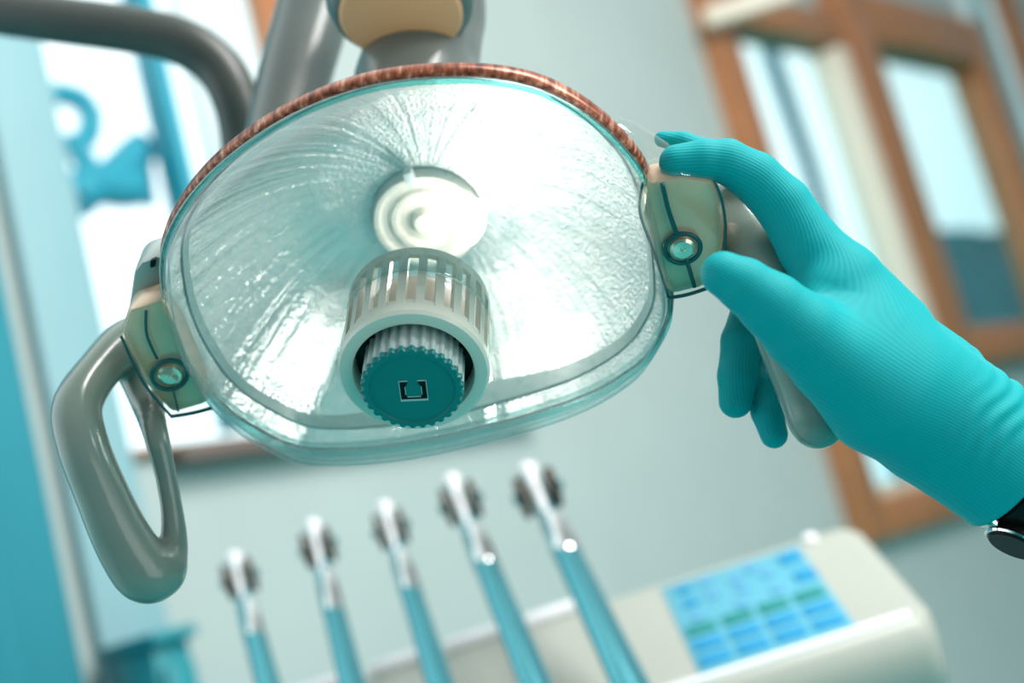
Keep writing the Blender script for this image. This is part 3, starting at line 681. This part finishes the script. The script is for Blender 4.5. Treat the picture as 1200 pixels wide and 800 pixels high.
bm = bmesh.new(); add_lathe(bm, [(.006, 0), (.006, .004), (.003, .006), (.0005, .0065)], Matrix.Translation((padW+.012, back-.009, -.001)), 20); from_bm('indicator_cap', bm, M['rod_white'], con)
# keys
def key(u, v, wu, wv, m):
    bm = bmesh.new(); add_box(bm, Matrix.Translation((u*padW, -v*padH, .0016)), wu*padW, wv*padH, .0022, .0010); return from_bm('key', bm, m, kp)
for c in range(4):
    u = .13+.245*c
    for j, v in enumerate((.58, .74, .90)):
        key(u, v, .20, .10, M['key_green'] if j == 0 else M['key_blue'])
for u, v in ((.14, .10), (.30, .09), (.62, .10), (.50, .18), (.14, .28), (.30, .26), (.50, .30), (.70, .22), (.70, .42), (.14, .44), (.45, .46), (.90, .12), (.92, .36)):
    big = (u > .85) or (u < .2 and v < .3)
    key(u, v, .15 if u > .85 else (.11 if big else .08), .12 if u > .85 else .07, M['key_blue'] if big else M['key_pale'])
# white bars painting in the highlights along the back edge, between the arms
highlight_px = [((430, 766), (500, 747)), ((518, 742), (590, 722)), ((614, 716), (672, 702)), ((345, 792), (400, 776))]
def on_back(x, y):
    qd = Dir(x, y); k = (cT-CAM+(-VY)*0).y; t_ = (cT.y+.014-CAM.y)/qd.y; return KI @ (CAM+qd*t_)
for a, b_ in highlight_px:
    pa_, pb_ = on_back(*a), on_back(*b_)
    bm = bmesh.new(); ym = back-.003
    add_tube(bm, [(pa_.x, ym, .002), (pb_.x, ym, .003)], .0062, 16)
    from_bm('edge_highlight', bm, M['rod_white'], con, 60)

# instrument arms
arms = [((275, 655), (322, 830), 1.16, 1.01, 'shortest teal metal instrument arm, leftmost of the five', 13),
        ((367, 617), (420, 830), 1.16, 1.00, 'second of the five teal metal instrument arms counted from the left', 13),
        ((451, 596), (525, 830), 1.16, .98, 'middle instrument arm of the five, below the lamp knob', 13),
        ((530, 565), (640, 830), 1.15, .96, 'second tallest instrument arm, fourth from the left', 15),
        ((619, 553), (752, 830), 1.14, .94, 'rightmost and tallest instrument arm, beside the keypad', 17)]
def build_arm():
    """unit arm: local z from foot (0) to tip (1 unit = metre), facing -y"""
    root = thing('instrument_arm', '', 'instrument arm')
    Ln = .245
    bm = bmesh.new(); add_tube(bm, [(0, 0, 0), (0, 0, Ln-.11), (0, 0, Ln-.05), (0, 0, Ln-.006)], [.0128, .0108, .0085, .0058], 20, flat=.8); from_bm('rod', bm, M['rod'], root, 60)
    bm = bmesh.new(); add_tube(bm, [(-.0065, -.0055, Ln*.02), (-.0040, -.006, Ln-.10)], [.0055, .0045], 12); from_bm('side_rail', bm, M['rod'], root, 60)
    bm = bmesh.new(); add_tube(bm, [(-.002, -.0055, Ln-.066), (-.001, -.005, Ln-.036), (0, 0, Ln)], [.0028, .0035, .0052], 16); bmesh.ops.create_uvsphere(bm, u_segments=20, v_segments=12, radius=.0078, matrix=Matrix.Translation((0, 0, Ln)))
    from_bm('tip', bm, M['rod_white'], root, 60)
    for sx in (-1, 1):
        bm = bmesh.new(); add_lathe(bm, [(.004, -.003), (.0150, -.0026), (.0160, 0), (.0150, .0026), (.004, .003)], Matrix.Translation((sx*.0112, 0, Ln-.026)) @ Matrix.Rotation(pi/2, 4, 'Y'), 28)
        rl = from_bm('roller', bm, M['roller'], root, 40)
        bm = bmesh.new(); add_lathe(bm, [(.0045, 0), (.0045, .003), (.003, .004)], Matrix.Translation((sx*.0140, 0, Ln-.026)) @ Matrix.Rotation(sx*pi/2, 4, 'Y'), 16); from_bm('roller_cap', bm, M['rod'], rl, 40)
    bm = bmesh.new(); add_lathe(bm, [(.0098, 0), (.0105, .004), (.0096, .040), (.0080, .046)], Matrix.Translation((0, -.001, Ln-.105)), 20); from_bm('collar', bm, M['chrome'], root, 60)
    return root
def copy_tree(o, parent=None):
    c = o.copy(); C.objects.link(c)
    if parent: c.parent = parent; c.matrix_parent_inverse = o.matrix_parent_inverse
    for ch in list(o.children): copy_tree(ch, c)
    return c
proto = build_arm()
for i, (a, b_, d0, d1, lab, rpx) in enumerate(arms):
    o = proto if i == 0 else copy_tree(proto)
    A_, B_ = P(*a, d0), P(*b_, d1); z = (A_-B_).normalized(); Bf = A_-z*.245
    xx = RC @ Vector((1, .26, 0)); xx = (xx-z*xx.dot(z)).normalized(); yy = z.cross(xx)
    o.matrix_world = frameM(Bf, xx, yy, z); s = rpx/15
    o.scale = (s, s, 1)
    tag(o, lab, 'instrument arm', 'instrument arms on the control unit')
